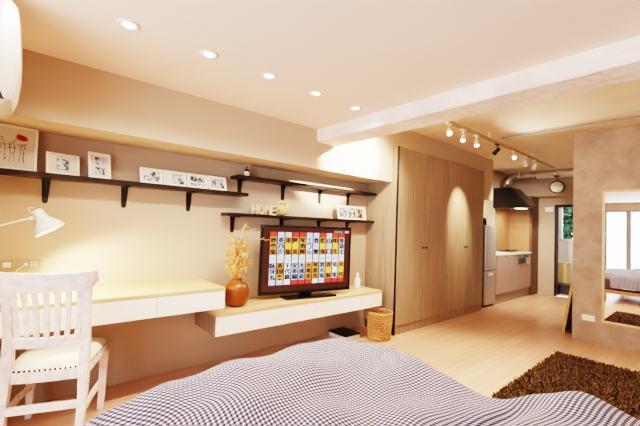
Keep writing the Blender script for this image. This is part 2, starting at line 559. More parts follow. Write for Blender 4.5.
# ------------------------------------------------------------------ floating desk and media unit
t = thing('floating_desk', (0, 0.5, 0.61), 'wall-hung wooden desk with two white drawer fronts in front of the chair', 'desk')
MB().box(0.0, 0.48, -0.32, 1.262, 0.612, 0.757).build('carcass', M['grey_oak'], t)
MB().box(0.0, 0.5, -0.325, 1.265, 0.758, 0.78).build('desktop', M['oak_top'], t, 0.0015)
MB().box(0.481, 0.497, -0.32, 0.7455, 0.612, 0.755).build('drawer', M['white_front'], t, 0.0015)
MB().box(0.481, 0.497, 0.7495, 1.263, 0.612, 0.755).build('drawer', M['white_front'], t, 0.0015)

t = thing('floating_media_unit', (0, 2.26, 0.375), 'long low wall-hung unit with white drawer fronts under the television', 'media unit')
MB().box(0.0, 0.43, 1.222, 3.31, 0.377, 0.534).build('carcass', M['grey_oak'], t)
MB().box(0.0, 0.452, 1.22, 3.312, 0.535, 0.558).build('top_board', M['oak_top'], t, 0.0015)
MB().box(0.431, 0.448, 1.223, 2.264, 0.377, 0.533).build('drawer', M['white_front'], t, 0.0015)
MB().box(0.431, 0.448, 2.268, 3.309, 0.377, 0.533).build('drawer', M['white_front'], t, 0.0015)

# ------------------------------------------------------------------ wall shelves with brackets
def bracket_mb(y, zb, depth, drop):
    """flat steel angle: a tapering plate on the wall and an arm under the board"""
    m = MB()
    n = 6
    out = [(-.024, 0), (.024, 0), (.017, -drop + .017)]
    out += [(.017 * math.cos(k / n * PI), -drop + .017 - .017 * math.sin(k / n * PI)) for k in range(1, n)]
    out += [(-.017, -drop + .017)]
    k = len(out)
    vs = [(.001, y + a, zb - .0005 + b_) for a, b_ in out] + [(.009, y + a, zb - .0005 + b_) for a, b_ in out]
    m.add(vs, [list(range(k))[::-1], [k + q for q in range(k)]] + [(q, (q + 1) % k, k + (q + 1) % k, k + q) for q in range(k)])
    m.box(.009, depth, y - .02, y + .02, zb - .008, zb - .0005)
    m.prism([(.009, zb - .05), (.009, zb - .008), (.05, zb - .008)], y - .004, y + .004)
    for dz in (.05, drop - .03):
        m.lathe([(0, .003), (.005, .002), (.006, 0)], (.009, y, zb - dz), 8, axis=(1, 0, 0))
    return m

def shelf(name, y0, y1, zb, thick, depth, ys, label, drop=.17):
    t = thing(name, (0, (y0 + y1) / 2, zb), label, 'shelf', 'black wall shelves')
    MB().box(0.002, depth, y0, y1, zb, zb + thick).build('board', M['shelf'], t, 0.002)
    for y in ys:
        bracket_mb(y, zb, depth * .85, drop).build('bracket', M['black_metal'], t)
    return t
SZ = 1.592
shelf('wall_shelf', -0.325, 1.615, 1.56, .032, .17, (0.105, 0.597, 1.107), 'longest black shelf, above the desk, holding the framed pictures')
UZ = 1.757
shelf('wall_shelf', 1.50, 3.485, 1.727, .03, .17, (1.6, 2.117, 2.645, 3.12), 'upper black shelf of the pair over the television, with the reed diffuser', .16)
LZ = 1.397
shelf('wall_shelf', 1.42, 3.485, 1.367, .03, .15, (1.54, 2.117, 2.645, 3.12), 'lower black shelf of the pair over the television, holding the white letters', .16)

# ------------------------------------------------------------------ framed pictures on the long shelf
def lean(x0, y, z, tilt, yaw=0):
    """local frame: X = along the wall, Y = up the picture, Z = out of the picture"""
    ux = Vector((math.sin(yaw), math.cos(yaw), 0))
    n0 = Vector((math.cos(yaw), -math.sin(yaw), 0))
    uy = (Vector((0, 0, 1)) * math.cos(tilt) - n0 * math.sin(tilt))
    nn = ux.cross(uy)
    m = Matrix((ux, uy, nn)).transposed().to_4x4()
    m.translation = Vector((x0, y, z))
    return m

def picture(name, y0, w, h, x0, tilt, label, prints, border=.014, cat='picture frame', group=None, z=SZ, mat='white_frame', yaw=0, depth=.016):
    """prints: list of (u0, u1, v0, v1, material)"""
    mt = lean(x0, y0, z + .001, tilt, yaw)
    t = thing(name, (x0, y0 + w / 2, z), label, cat, group)
    m = MB()
    for (a, b_, c, d) in ((0, w, 0, border), (0, w, h - border, h), (0, border, border, h - border), (w - border, w, border, h - border)):
        m.box(a, b_, c, d, 0, depth)
    m.xform(mt).build('frame', M[mat], t, 0.0015)
    MB().box(border, w - border, border, h - border, 0.001, .006).xform(mt).build('mount', M['paper'], t)
    for (a, b_, c, d, pm) in prints:
        MB().box(a, b_, c, d, 0.006, .0075).xform(mt).build('photo_print', pm, t)
    return t, mt

ph = [photo_mat('print_tone_%d' % i, i + 1, scale=30 + 6 * (i % 3)) for i in range(6)]
phc = [photo_mat('print_warm_%d' % i, i + 9, (1.0, 0.62, 0.42), 26) for i in range(3)]
big, mt = picture('framed_botanical_print', -0.285, .335, .293, .12, R(3), 'largest white-framed picture, a line drawing of stems with one red flower', [], .016, 'picture', yaw=R(-9))
m = MB()
rr = random.Random(5)
for i in range(9):
    u = .07 + i * .0245
    pts = [(u + rr.uniform(-.004, .004) * k, .055 + k * rr.uniform(.022, .032), .0078) for k in range(6)]
    m.tube(pts, .0011, 5)
    for k in range(7):
        c = pts[rr.randrange(1, 6)]
        q = rr.uniform(0, 6)
        m.tube([c, (c[0] + .014 * math.cos(q), c[1] + .014 * math.sin(q), .0078)], .001, 4)
m.lathe([(.013, 0), (.013, .001), (0, .0012)], (.10, .095, .0065), 12, 0)
m.xform(mt).build('stem_drawing', M['ink'], big)
m = MB()
m.add([(.222, .222, .0078), (.236, .205, .0078), (.262, .199, .0078), (.284, .209, .0078), (.276, .229, .0078), (.25, .240, .0078), (.228, .242, .0078)], [list(range(7))])
m.xform(mt).build('red_flower', M['red_petal'], big)

picture('photo_frame', 0.095, .197, .152, .115, R(10), 'small landscape white frame with one dark square photo, beside the largest picture', [(.062, .135, .035, .115, ph[0])], .013, yaw=R(-14), group='white photo frames on the long shelf')
picture('photo_frame', 0.338, .150, .195, .115, R(10), 'upright white frame holding two small photos, one above the other', [(.045, .112, .105, .165, ph[1]), (.045, .112, .03, .085, ph[2])], .013, yaw=R(-16), group='white photo frames on the long shelf')
fx = [0.682, 0.860, 1.055, 1.246, 1.425]
fl = ['small white frame, dark grey group photo, starting the row of four prints', 'small white frame, dark profile on pale ground, second of the four prints',
      'small white frame, photo crossed by a pale band, third of the four prints', 'small white frame ending the row of four prints, by the upper shelf']
for i in range(4):
    w = fx[i + 1] - fx[i] - .006
    pr = [(.03, w - .02, .025, .105, ph[i])] if i != 1 else [(.075, w - .02, .022, .105, ph[3])]
    if i == 2:
        pr = [(.03, w - .025, .02, .048, ph[4]), (.03, w - .025, .06, .108, ph[5])]
    picture('photo_frame', fx[i], w, .13, .108, R(16), fl[i], pr, .011, yaw=R(-4), group='white photo frames on the long shelf')
picture('triple_photo_frame', 2.865, .50, .168, .095, R(10), 'white frame with three portrait photos side by side on the lower shelf', [(.03, .165, .022, .145, ph[1]), (.182, .318, .022, .145, ph[2]), (.335, .47, .022, .145, phc[0])], .013, z=LZ)

# HOME letters
t = thing('home_letters', (.09, 1.84, LZ), 'cream wooden letters spelling HOME on the lower shelf', 'letters')
m = MB()
for ch, yc, sx in (('H', 1.735, 1.0), ('O', 1.810, .95), ('M', 1.885, .9), ('E', 1.953, 1.0)):
    vs, fs = text_geo(ch, .142, .009)
    zs = [v.y for v in vs]
    xs = [v.x for v in vs]
    k = .1 / (max(zs) - min(zs))
    kw = .068 / (max(xs) - min(xs))
    vs = [Vector((.09 + v.z, yc + (v.x - (max(xs) + min(xs)) / 2) * kw * sx, LZ + .0008 + (v.y - min(zs)) * k)) for v in vs]
    m.add(vs, fs)
m.build('letters', M['letters'], t)

# woven ball
bc = Vector((.085, 2.062, LZ + .078))
m = MB()
rr = random.Random(3)
for i in range(26):
    a = Vector((rr.gauss(0, 1), rr.gauss(0, 1), rr.gauss(0, 1))).normalized()
    q = Vector((0, 0, 1)).rotation_difference(a)
    r0 = .074
    m.tube([bc + q @ Vector((r0 * math.cos(2 * PI * k / 28), r0 * math.sin(2 * PI * k / 28), 0)) for k in range(28)], .0034, 6, closed=True)
tag(m.build('woven_ball', M['rattan_pale']), 'round ball of pale woven rattan beside the letters on the lower shelf', 'decorative ball')

# reed diffuser
p0 = Vector((.085, 1.632, UZ + .0008))
t = thing('reed_diffuser', p0, 'small amber bottle with a white label and thin reeds on the upper shelf', 'diffuser')
MB().lathe([(0, 0), (.026, 0), (.027, .004), (.027, .058), (.02, .07), (.011, .076), (.011, .092), (.013, .094), (.013, .1), (.008, .1)], p0, 20).build('bottle', M['amber'], t)
MB().lathe([(.0276, .008), (.0276, .05)], p0, 20).build('paper_label', M['white_frame'], t)
m = MB()
for i in range(9):
    a = i * 2.4
    m.tube([p0 + Vector((.004 * math.cos(a), .004 * math.sin(a), .05)), p0 + Vector((.02 * math.cos(a), .042 * math.sin(a), .125 + .004 * (i % 4)))], .0016, 5)
m.build('reeds', M['reed'], t)

# ------------------------------------------------------------------ television
tvA = R(10.34)
BL = Vector((.18, 1.766, .603))
ux = Vector((math.sin(tvA), math.cos(tvA), 0))
nn = Vector((math.cos(tvA), -math.sin(tvA), 0))
TM = Matrix((ux, Vector((0, 0, 1)), nn)).transposed().to_4x4()
TM.translation = BL
TW, TH = 1.072, .695
t = thing('television', BL + ux * TW / 2 - Vector((0, 0, .04)), 'large flat black television showing columns of Japanese wrestler names', 'television')
m = MB().box(0, TW, 0, TH, -.03, -.002).box(.25, TW - .25, .06, TH - .2, -.06, -.03)
bz = .022
for (a, b_, c, d) in ((0, TW, 0, .03), (0, TW, TH - bz, TH), (0, bz, .03, TH - bz), (TW - bz, TW, .03, TH - bz)):
    m.box(a, b_, c, d, -.003, .006)
m.xform(TM).build('casing', M['bezel'], t, 0.002)
m = MB().box(.25, .84, -.0435, -.024, -.05, .10)
m.box(.46, .60, -.031, .02, -.045, -.02)
m.xform(TM).build('stand', M['black_gloss'], t, 0.003)
keys = list(S.keys())
K = {k: i for i, k in enumerate(keys)}
mats = [S[k] for k in keys]
sw, sh = TW - 2 * bz, TH - bz - .03
m = MB()
U = lambda u: bz + u * sw
V = lambda v: .03 + (1 - v) * sh
def rect(u0, u1, v0, v1, k, z):
    m.add([(U(u0), V(v1), z), (U(u1), V(v1), z), (U(u1), V(v0), z), (U(u0), V(v0), z)], [(0, 1, 2, 3)], K[k])
scr = MB().box(bz, TW - bz, .03, TH - bz, -.002, .0005, K['bg']).xform(TM).build('screen', mats, t)
top = ['妙義龍', '英乃海', '東 龍', '阿 炎', '琴勇輝', '千代ノ皇', '豊 響', '照 強', '山 口', '明 生', '誉富士']
bot = ['臥牙丸', '蒼国来', '千代鳳', '安美錦', '大成道', '大奄美', '琴恵光', '双大竜', '青 狼', '竜 電', '天 風']
hc = ['red', 'blue', 'grey', 'red', 'red', 'blue', 'blue', 'red', 'grey', 'red', 'red']
tc_ = ['orange', 'blue', 'orange', 'orange', 'orange', 'white', 'blue', 'orange', 'grey', 'orange', 'grey']
bc_ = ['blue', 'orange', 'white', 'blue', 'blue', 'orange', 'orange', 'blue', 'orange', 'white', 'orange']
fc = ['blue', 'blue', 'white', 'red', 'red', 'red', 'white', 'blue', 'red', 'red', 'red']
def glyphs(body, uc, v0, v1, wu, k, z):
    chs = list(body)
    n = len(chs)
    for i, ch in enumerate(chs):
        if ch == ' ':
            continue
        vs, fs = text_geo(ch, 1.0, 0.0, 0.016)
        if not vs:
            continue
        xs = [v.x for v in vs]
        ys = [v.y for v in vs]
        hh = (v1 - v0) / n
        vc = v0 + hh * (i + .5)
        kx = wu * sw * .86 / max(max(xs) - min(xs), .55)
        ky = hh * sh * .9 / max(max(ys) - min(ys), .6)
        cx, cy = (max(xs) + min(xs)) / 2, (max(ys) + min(ys)) / 2
        for du in (-.0028, .0, .0028):      # drawn twice, side by side: heavy strokes
            m.add([(U(uc + du) + (v.x - cx) * kx, V(vc) + (v.y - cy) * ky, z + .03 * du + .0001) for v in vs], fs, K[k])
rect(.065, .945, .078, .885, 'maroon', .0008)
for i in range(11):
    u0 = .072 + i * .0795
    u1 = u0 + .068
    uc = (u0 + u1) / 2
    rect(u0, u1, .075, .15, hc[i], .0012)
    rect(u0, u1, .15, .435, tc_[i], .0012)
    rect(u0, u1, .435, .55, 'white', .0012)
    rect(u0, u1, .55, .83, bc_[i], .0012)
    rect(u0, u1, .83, .90, fc[i], .0012)
    for q in range(4):
        rect(u0 + .012 + .013 * q, u0 + .016 + .013 * q, .452 + .012 * (q % 2), .525, 'line', .0018)
    if tc_[i] == 'orange' and ' ' in top[i]:
        rect(u0, u1, .245, .335, 'yellow', .0016)
    if bc_[i] == 'orange' and ' ' in bot[i]:
        rect(u0, u1, .645, .735, 'yellow', .0016)
    glyphs(top[i], uc, .155, .43, .068, 'maroon' if tc_[i] == 'orange' else 'black', .002)
    glyphs(bot[i], uc, .555, .825, .068, 'maroon' if bc_[i] == 'orange' else 'black', .002)
rect(.80, .915, .03, .068, 'green', .0012)
rect(.935, .99, .028, .07, 'red', .0012)
rect(.945, .98, .038, .06, 'white', .0016)
m.xform(TM).build('caption_columns', mats, scr)

# lotion bottle
p0 = Vector((.22, 3.115, .5588))
t = thing('lotion_bottle', p0, 'small white bottle with a narrow cap at the wardrobe end of the media unit', 'bottle')
MB().lathe([(0, 0), (.036, 0), (.04, .006), (.04, .10), (.034, .122), (.018, .135), (.016, .14), (.0, .14)], p0, 22).build('bottle_body', M['white_plastic'], t)
MB().lathe([(.017, .14), (.017, .175), (.013, .19), (0, .19)], p0, 18).build('cap', M['white_frame'], t)

# ------------------------------------------------------------------ vase of dried flowers
p0 = Vector((.25, 1.49, .5588))
t = thing('flower_vase', p0, 'round burnt-orange vase on the media unit beside the desk', 'vase')
MB().lathe([(0, 0), (.05, 0), (.07, .008), (.1, .045), (.116, .1), (.114, .145), (.096, .19), (.066, .216), (.046, .226), (.045, .24), (.05, .245), (.043, .245), (.038, .228), (.036, .2), (0, .2)], p0, 40).build('vase_body', M['copper'], t)
fl = thing('dried_flowers', p0 + Vector((0, 0, .205)), 'spray of cream dried flowers and grasses standing in the orange vase', 'dried flowers')
st, he, pl = MB(), MB(), MB()
rr = random.Random(8)
def tuft(mb, c, r, n, long=1.0):
    for k in range(n):
        d_ = Vector((rr.gauss(0, 1), rr.gauss(0, 1), rr.gauss(0, 1))).normalized()
        s_ = d_.orthogonal().normalized() * r * .28
        a_ = c + d_ * r * .2
        mb.add([a_ - s_, a_ + s_, c + d_ * r * long], [(0, 1, 2)])
for i in range(60):
    a = rr.uniform(0, 2 * PI)
    sp = rr.uniform(.02, .12)
    h = rr.uniform(.10, .38)
    b0 = p0 + Vector((.02 * math.cos(a), .02 * math.sin(a), .21))
    tip = p0 + Vector((sp * math.cos(a) * .7, sp * math.sin(a), .245 + h))
    mid = (b0 + tip) / 2 + Vector((0, 0, .03))
    st.tube([b0, mid, tip], .0016, 5)
    for k in range(9):
        q = rr.uniform(.35, 1.0)
        c = b0.lerp(tip, q) + Vector((rr.uniform(-.02, .02), rr.uniform(-.025, .025), rr.uniform(-.01, .03)))
        tuft(he if rr.random() < .7 else pl, c, rr.uniform(.012, .026), 10)
for (dy, dx, h, out) in ((.02, .0, .46, .20), (-.03, .02, .42, -.17), (.05, .03, .36, .24), (-.06, -.02, .38, -.10), (.0, .04, .48, .06)):
    b0 = p0 + Vector((0, 0, .21))
    pts = []
    for k in range(9):
        q = k / 8
        pts.append(b0 + Vector((dx * q, dy * q + out * q * q, .03 + h * math.sin(q * PI * .56))))
    st.tube(pts, .0014, 5)
    for k in range(90):
        q = rr.uniform(.5, 1)
        j = min(7, int(q * 8))
        c = pts[j].lerp(pts[j + 1], q * 8 - j)
        d_ = (pts[j + 1] - pts[j]).normalized() + Vector((rr.gauss(0, .35), rr.gauss(0, .35), rr.gauss(0, .35)))
        s_ = d_.orthogonal().normalized() * .002
        he.add([c - s_, c + s_, c + d_.normalized() * rr.uniform(.02, .04)], [(0, 1, 2)])
st.build('stems', M['dry2'], fl)
he.build('flower_heads', M['dry'], fl)
pl.build('seed_heads', M['dry2'], fl)

# ------------------------------------------------------------------ desk lamp
L0 = Vector((.30, -.20, .7808))
t = thing('desk_lamp', L0, 'white jointed desk lamp with a cone shade above the desk', 'lamp')
MB().lathe([(0, 0), (.085, 0), (.09, .006), (.09, .018), (.08, .026), (.02, .03), (.014, .05), (0, .05)], L0, 32).build('base', M['lamp_white'], t)
el = L0 + Vector((.0, -.05, .40))
sh_ = Vector((.30, .035, 1.285))
m = MB()
for dx in (-.012, .012):
    m.tube([L0 + Vector((dx, 0, .045)), el + Vector((dx, 0, 0))], .0055, 8)
    m.tube([el + Vector((dx, 0, .0)), sh_ + Vector((dx, 0, 0))], .0055, 8)
for c in (el, sh_, L0 + Vector((0, 0, .05))):
    m.tube([c - Vector((.02, 0, 0)), c + Vector((.02, 0, 0))], .012, 10)
m.build('arm', M['lamp_white'], t)
hd = Vector((.30, .062, 1.325))
ax = Vector((.18, .52, -.84)).normalized()
h = MB().lathe([(0, -.012), (.022, -.012), (.03, -.004), (.032, .03), (.036, .052), (.052, .075), (.074, .105), (.085, .135), (.083, .135), (.071, .105), (.049, .075), (.03, .05), (0, .045)], hd, 32, axis=ax).build('lamp_shade', M['lamp_white'], t)
MB().lathe([(0, .04), (.016, .045), (.024, .07), (.022, .09), (.012, .1), (0, .102)], hd, 18, axis=ax).build('bulb', M['cone_inside'], h)
m = MB()
c = hd - ax * .005
q = [c + Vector((0, -.03 * math.sin(k / 8 * PI) - .012, .02 - .05 * (k / 8) + .02 * math.sin(k / 8 * PI))) for k in range(9)]
m.tube(q, .0025, 6)
m.build('shade_handle', M['lamp_white'], t)
DESK_LAMP = (hd + ax * .11, ax)

# switch plates with sockets on the wall over the desk
def socket(y0, label, plug):
    t = thing('wall_socket', (0, y0 + .067, .966), label, 'socket', 'socket plates over the desk')
    MB().box(.0005, .008, y0, y0 + .134, .926, 1.006).build('cover_plate', M['socket_plate'], t, .002)
    MB().box(.008, .0095, y0 + .008, y0 + .126, .936, .996).build('inset', M['grey_plastic'], t, .001)
    if plug == 0:
        MB().box(.0095, .011, y0 + .075, y0 + .115, .95, .982).build('socket_insert', M['white_plastic'], t, .001)
    else:
        m = MB()
        for k in range(2):
            for z in (.952, .97):
                m.box(.0095, .011, y0 + .078 + k * .02, y0 + .085 + k * .02, z, z + .012)
                m.box(.0095, .011, y0 + .09 + k * .02, y0 + .093 + k * .02, z, z + .012)
        m.build('socket_insert', M['white_plastic'], t)
        MB().box(.0095, .03, y0 + .04, y0 + .062, .957, .977).build('plug', M['white_plastic'], t, .003)
socket(-.164, 'beige socket plate with one white square insert, behind the lamp arm', 0)
socket(-.025, 'beige socket plate with a white plug and rows of slots, behind the chair top', 1)
m = MB().tube([(.03, .027, .967), (.06, -.01, .94), (.10, -.06, .88), (.13, -.10, .80), (.15, -.14, .785), (.2, -.2, .785)], .003, 6)
tag(m.build('power_cable', M['white_plastic']), 'thin white cable hanging from the wall plug down to the desk', 'cable')
# small dark dish on the desk
p0 = Vector((.44, -.06, .7808))
tag(MB().lathe([(0, 0), (.04, 0), (.055, .012), (.062, .035), (.058, .035), (.05, .014), (0, .008)], p0, 26).build('dish', M['black_gloss']), 'small black dish on the desk under the lamp', 'dish')

# ------------------------------------------------------------------ desk chair (local: X to the sitter's right, Y forward, Z up)
CA = R(20)
t = thing('desk_chair', (0, 0, 0), 'whitewashed wooden chair with a slatted back and cream seat drawn up to the desk', 'chair')
e_ = Vector((math.sin(CA), math.cos(CA), 0))
d_ = Vector((-math.cos(CA), math.sin(CA), 0))
cm = Matrix((e_, d_, Vector((0, 0, 1)))).transposed().to_4x4()
cm.translation = Vector((.445, .215, 0))
WWm = M['whitewash']
def post_y(z):      # fore-and-aft curve of the rear posts
    if z < .46:
        return -.215 - .05 * ((.46 - z) / .46) ** 1.6
    q = (z - .46) / .54
    return -.215 + .012 * math.sin(q * PI) - .10 * q ** 1.7
def post_x(z):
    return .176 + .02 * max(0, (z - .46) / .54) + .006 * math.sin(z * 6)
for s in (-1, 1):
    zs = [0, .1, .2, .3, .4, .46, .54, .62, .7, .78, .86, .93, .975]
    MB().bar([(s * post_x(z), post_y(z), z) for z in zs], [.034, .038, .042, .046, .05, .052, .05, .046, .042, .042, .044, .046, .046], [.036, .038, .042, .046, .05, .05, .044, .038, .034, .032, .03, .03, .028], (1, 0, 0)).build('rear_leg', WWm, t, .005)
for s in (-1, 1):
    MB().bar([(s * .198, .185, 0), (s * .2, .19, .2), (s * .202, .19, .40)], [.036, .042, .05], [.036, .042, .05], (1, 0, 0)).build('leg', WWm, t, .005)
# crest rail: bowed backwards, flared ears
m = MB()
n = 18
vs, fs = [], []
for i in range(n + 1):
    q = i / n * 2 - 1
    x = q * .228 + q ** 5 * .01
    bow = -.03 * (1 - q * q)
    zt = 1.0 + .010 * abs(q) ** 3 - .004 * (1 - q * q)
    zb = .895 + (.05 * max(0, (abs(q) - .80) / .20) ** 1.5) - .006 * (1 - q * q)
    yt, yb = post_y(1.0) + bow, post_y(.895) + bow
    for (y, z) in ((yb - .014, zb), (yt - .016, zt), (yt + .014, zt), (yb + .014, zb)):
        vs.append((x, y, z))
for i in range(n):
    for j in range(4):
        fs.append((i * 4 + j, i * 4 + 4 + j, i * 4 + 4 + (j + 1) % 4, i * 4 + (j + 1) % 4))
fs += [(0, 1, 2, 3), (n * 4 + 3, n * 4 + 2, n * 4 + 1, n * 4)]
m.add(vs, fs).build('crest_rail', WWm, t, .006)
def bowed(z0, z1, xw, th, bow, name, yf=None):
    m = MB()
    vs, fs = [], []
    for i in range(13):
        q = i / 12 * 2 - 1
        bw = bow * (1 - q * q)
        for (z, s) in ((z0, -1), (z1, -1), (z1, 1), (z0, 1)):
            vs.append((q * xw, (post_y(z) if yf is None else yf) + bw + s * th / 2, z))
    for i in range(12):
        for j in range(4):
            fs.append((i * 4 + j, i * 4 + 4 + j, i * 4 + 4 + (j + 1) % 4, i * 4 + (j + 1) % 4))
    fs += [(0, 1, 2, 3), (51, 50, 49, 48)]
    return m.add(vs, fs).build(name, WWm, t, .004)
bowed(.575, .632, .17, .026, -.03, 'back_rail')
for i in range(7):
    q = (i - 3) / 3.0 * .80
    bow = -.03 * (1 - q * q)
    zs = [.62, .70, .78, .85, .905]
    MB().bar([(q * .172 + q * .018 * (z - .62) / .28, post_y(z) + bow + .006 * math.sin((z - .62) * 11), z) for z in zs], [.026, .025, .026, .029, .031], .014, (1, 0, 0)).build('slat', WWm, t, .003)
# seat apron, cushion, nails, stretchers
bowed(.385, .448, .176, .028, -.012, 'rear_apron', -.215)
MB().bar([(-.2, .20, .42), (.2, .20, .42)], .028, .06, (0, 1, 0)).build('front_apron', WWm, t, .004)
for s in (-1, 1):
    MB().bar([(s * .182, -.2, .418), (s * .2, .19, .418)], .026, .06, (1, 0, 0)).build('side_apron', WWm, t, .004)
m = MB()
vs, fs = [], []
nx, ny = 16, 16
for j in range(ny + 1):
    for i in range(nx + 1):
        u, v = i / nx * 2 - 1, j / ny
        wd = .186 + .034 * v
        x = u * wd
        y = -.212 + v * .425
        ed = max(0, 1 - abs(u) ** 6) * max(0, 1 - abs(2 * v - 1) ** 6)
        vs.append((x, y, .449 + .052 * ed ** .45))
for j in range(ny):
    for i in range(nx):
        a = j * (nx + 1) + i
        fs.append((a, a + 1, a + nx + 2, a + nx + 1))
m.add(vs, fs, 0, True)
m.prism([(-.19, .44), (.19, .44), (.19, .452), (-.19, .452)], -.205, .205)
m.build('seat_cushion', M['cushion'], t)
for i in range(15):
    q = i / 14 * 2 - 1
    MB().lathe([(.0065, 0), (.005, .003), (0, .004)], (q * .165, -.228 - .012 * (1 - q * q) - .002, .452), 8, axis=(0, -1, 0)).build('nail_head', M['nail'], t)
for s in (-1, 1):
    for i in range(14):
        v = i / 13
        MB().lathe([(.006, 0), (.005, .003), (0, .004)], (s * (.198 + .018 * v), -.17 + v * .36, .4535), 8, axis=(s, 0, 0)).build('nail_head', M['nail'], t)
bowed(.225, .268, .18, .024, .0, 'rear_stretcher', -.238)
for s in (-1, 1):
    MB().bar([(s * .186, -.225, .20), (s * .196, .0, .215), (s * .2, .18, .20)], .022, .036, (1, 0, 0)).build('side_stretcher', WWm, t, .004)
t.matrix_world = cm

# ------------------------------------------------------------------ wicker basket
p0 = Vector((.46, 3.262, 0.001))
t = thing('wicker_basket', p0, 'tall round wicker basket on the floor at the corner of the wardrobe', 'basket')
m = MB()
HB = .31
for k in range(28):
    a = 2 * PI * k / 28
    r_ = lambda z: .128 + .018 * z / HB
    m.tube([p0 + Vector((r_(z) * math.cos(a), r_(z) * math.sin(a), z)) for z in (0, HB * .33, HB * .66, HB)], .0036, 6)
for j in range(12):
    z = .012 + j * (HB - .03) / 11
    r0 = .128 + .018 * z / HB
    pts = []
    for k in range(112):
        a = 2 * PI * k / 112
        off = .0065 * math.cos(14 * a + (PI if j % 2 else 0))
        pts.append(p0 + Vector(((r0 + off) * math.cos(a), (r0 + off) * math.sin(a), z)))
    m.tube(pts, .0056, 6, closed=True)
m.lathe([(0, .004), (.125, .004), (.125, .012), (0, .012)], p0, 30)
m.build('woven_body', M['rattan'], t)
m = MB()
for ph_ in (0, PI):
    m.tube([p0 + Vector(((.147 + .004 * math.cos(12 * a + ph_)) * math.cos(a), (.147 + .004 * math.cos(12 * a + ph_)) * math.sin(a), HB + .006 * math.sin(12 * a + ph_))) for a in [2 * PI * k / 96 for k in range(96)]], .0075, 6, closed=True)
m.build('rim', M['rattan'], t)

# flat black-topped case on the floor under the media unit
t = thing('flat_case', (.17, 2.97, 0), 'flat box with a black lid and white edge on the floor under the media unit', 'box')
MB().box(.03, .31, 2.85, 3.09, .001, .042).build('case_body', M['white_plastic'], t, .003)
MB().box(.026, .314, 2.846, 3.094, .043, .06).build('lid', M['black_gloss'], t, .003)

# ------------------------------------------------------------------ air conditioner on the near wall
t = thing('air_conditioner', (.8, -.45, 1.765), 'white wall air conditioner with rounded corners hung high beside the desk', 'air conditioner')
AX0, AX1 = .801, 1.08
prof = [(-.85, 1.735), (-.13, 1.735), (-.095, 1.745), (-.07, 1.775), (-.054, 1.83), (-.045, 1.93), (-.047, 2.02), (-.056, 2.12), (-.07, 2.20), (-.10, 2.235), (-.85, 2.235)]
m = MB()
k = len(prof)
prof = [(y, 1.765 + (z - 1.735) * 1.0) for y, z in prof]
ym, zm = -.45, 2.015
ring = lambda x, q: [(x, ym + (y - ym) * q, zm + (z - zm) * q) for y, z in prof]
vs = ring(AX0, 1) + ring(AX1 - .03, 1) + ring(AX1 - .008, .985) + ring(AX1, .95)
fs = [list(range(k))[::-1], [3 * k + i for i in range(k)]]
for q in range(3):
    fs += [(q * k + i, q * k + (i + 1) % k, (q + 1) * k + (i + 1) % k, (q + 1) * k + i) for i in range(k)]
m.add(vs, fs).build('housing', M['ac_white'], t, .004)
MB().add([(AX1 + .001, -.84, 1.80), (AX1 + .001, -.092, 1.80), (AX1 + .001, -.118, 1.862), (AX1 + .001, -.84, 1.862)], [(0, 1, 2, 3)]).build('vent_opening', M['black_metal'], t)
MB().add([(AX1 + .001, -.84, 2.08), (AX1 + .001, -.128, 2.08), (AX1 + .001, -.108, 2.24), (AX1 + .001, -.84, 2.24)], [(0, 1, 2, 3)]).build('intake_panel', M['grey_plastic'], t)

# ------------------------------------------------------------------ recessed ceiling lights
DL = [(1.15, -.075), (1.15, .352), (1.148, .775), (1.152, 1.186), (1.148, 1.598), (1.142, 2.03)]
dlab = ['first', 'second', 'third', 'fourth', 'fifth']
root = None
for i, (x, y) in enumerate(DL):
    if root is None:
        c = Vector((x, y, CZ))
        root = thing('ceiling_downlight', c, '', 'ceiling light', 'downlights in a line over the desk side')
        MB().lathe([(.031, -.0005), (.05, -.001), (.054, -.004), (.046, -.009), (.034, -.007), (.031, -.0005)], c, 32).build('trim_ring', M['white_plastic'], root)
        MB().lathe([(0, -.0012), (.031, -.0012), (.031, -.004), (0, -.004)], c, 28).build('lens', M['lens'], root)
        o = root
    else:
        o = copy_tree(root)
        o.location = (x, y, CZ)
    o['label'] = ['round recessed downlight directly over the near end of the desk, by the air conditioner',
                  'largest-looking round recessed downlight in the line, next to the air conditioner', 'second round recessed downlight along the line, counting from the air conditioner side',
                  'middle one of the five visible recessed downlights', 'fourth recessed downlight along the line, second from the rough white beam', 'recessed downlight nearest the rough white beam'][i]

# ------------------------------------------------------------------ track lights
TX, TZ = 1.12, 2.515
t = thing('lighting_track', (TX, 5, TZ), 'long pale ceiling track carrying the spotlights toward the kitchen', 'lighting track')
MB().box(TX - .018, TX + .018, 2.75, 7.3, TZ, TZ + .03).build('rail', M['rail_tan'], t, .003)
for y in (3.0, 4.6, 6.2, 7.2):
    MB().tube([(TX, y, TZ + .03), (TX, y, KZ)], .008, 8).build('hanger', M['white_plastic'], t)
def spot_head(y, aim, lens, label, body='white_plastic', drop=.085):
    c = Vector((TX, y, TZ))
    t = thing('track_spotlight', c, label, 'spotlight', 'spotlights on the ceiling track')
    MB().box(TX - .014, TX + .014, y - .045, y + .045, TZ - .018, TZ - .0005).tube([c + Vector((0, 0, -.018)), c + Vector((0, 0, -drop + .01))], .007, 8).build('mount', M[body], t, .002)
    h = c + Vector((0, 0, -drop - .01))
    ax = Vector(aim).normalized()
    hd = MB().lathe([(0, -.045), (.018, -.043), (.022, -.028), (.024, .0), (.031, .05), (.033, .06), (.030, .06), (.027, .05)], h, 22, axis=ax).build('lamp_head', M[body], t)
    MB().lathe([(0, .052), (.028, .052), (.028, .048), (0, .048)], h, 20, axis=ax).build('lens', M[lens], hd)
    return h, ax
spots = []
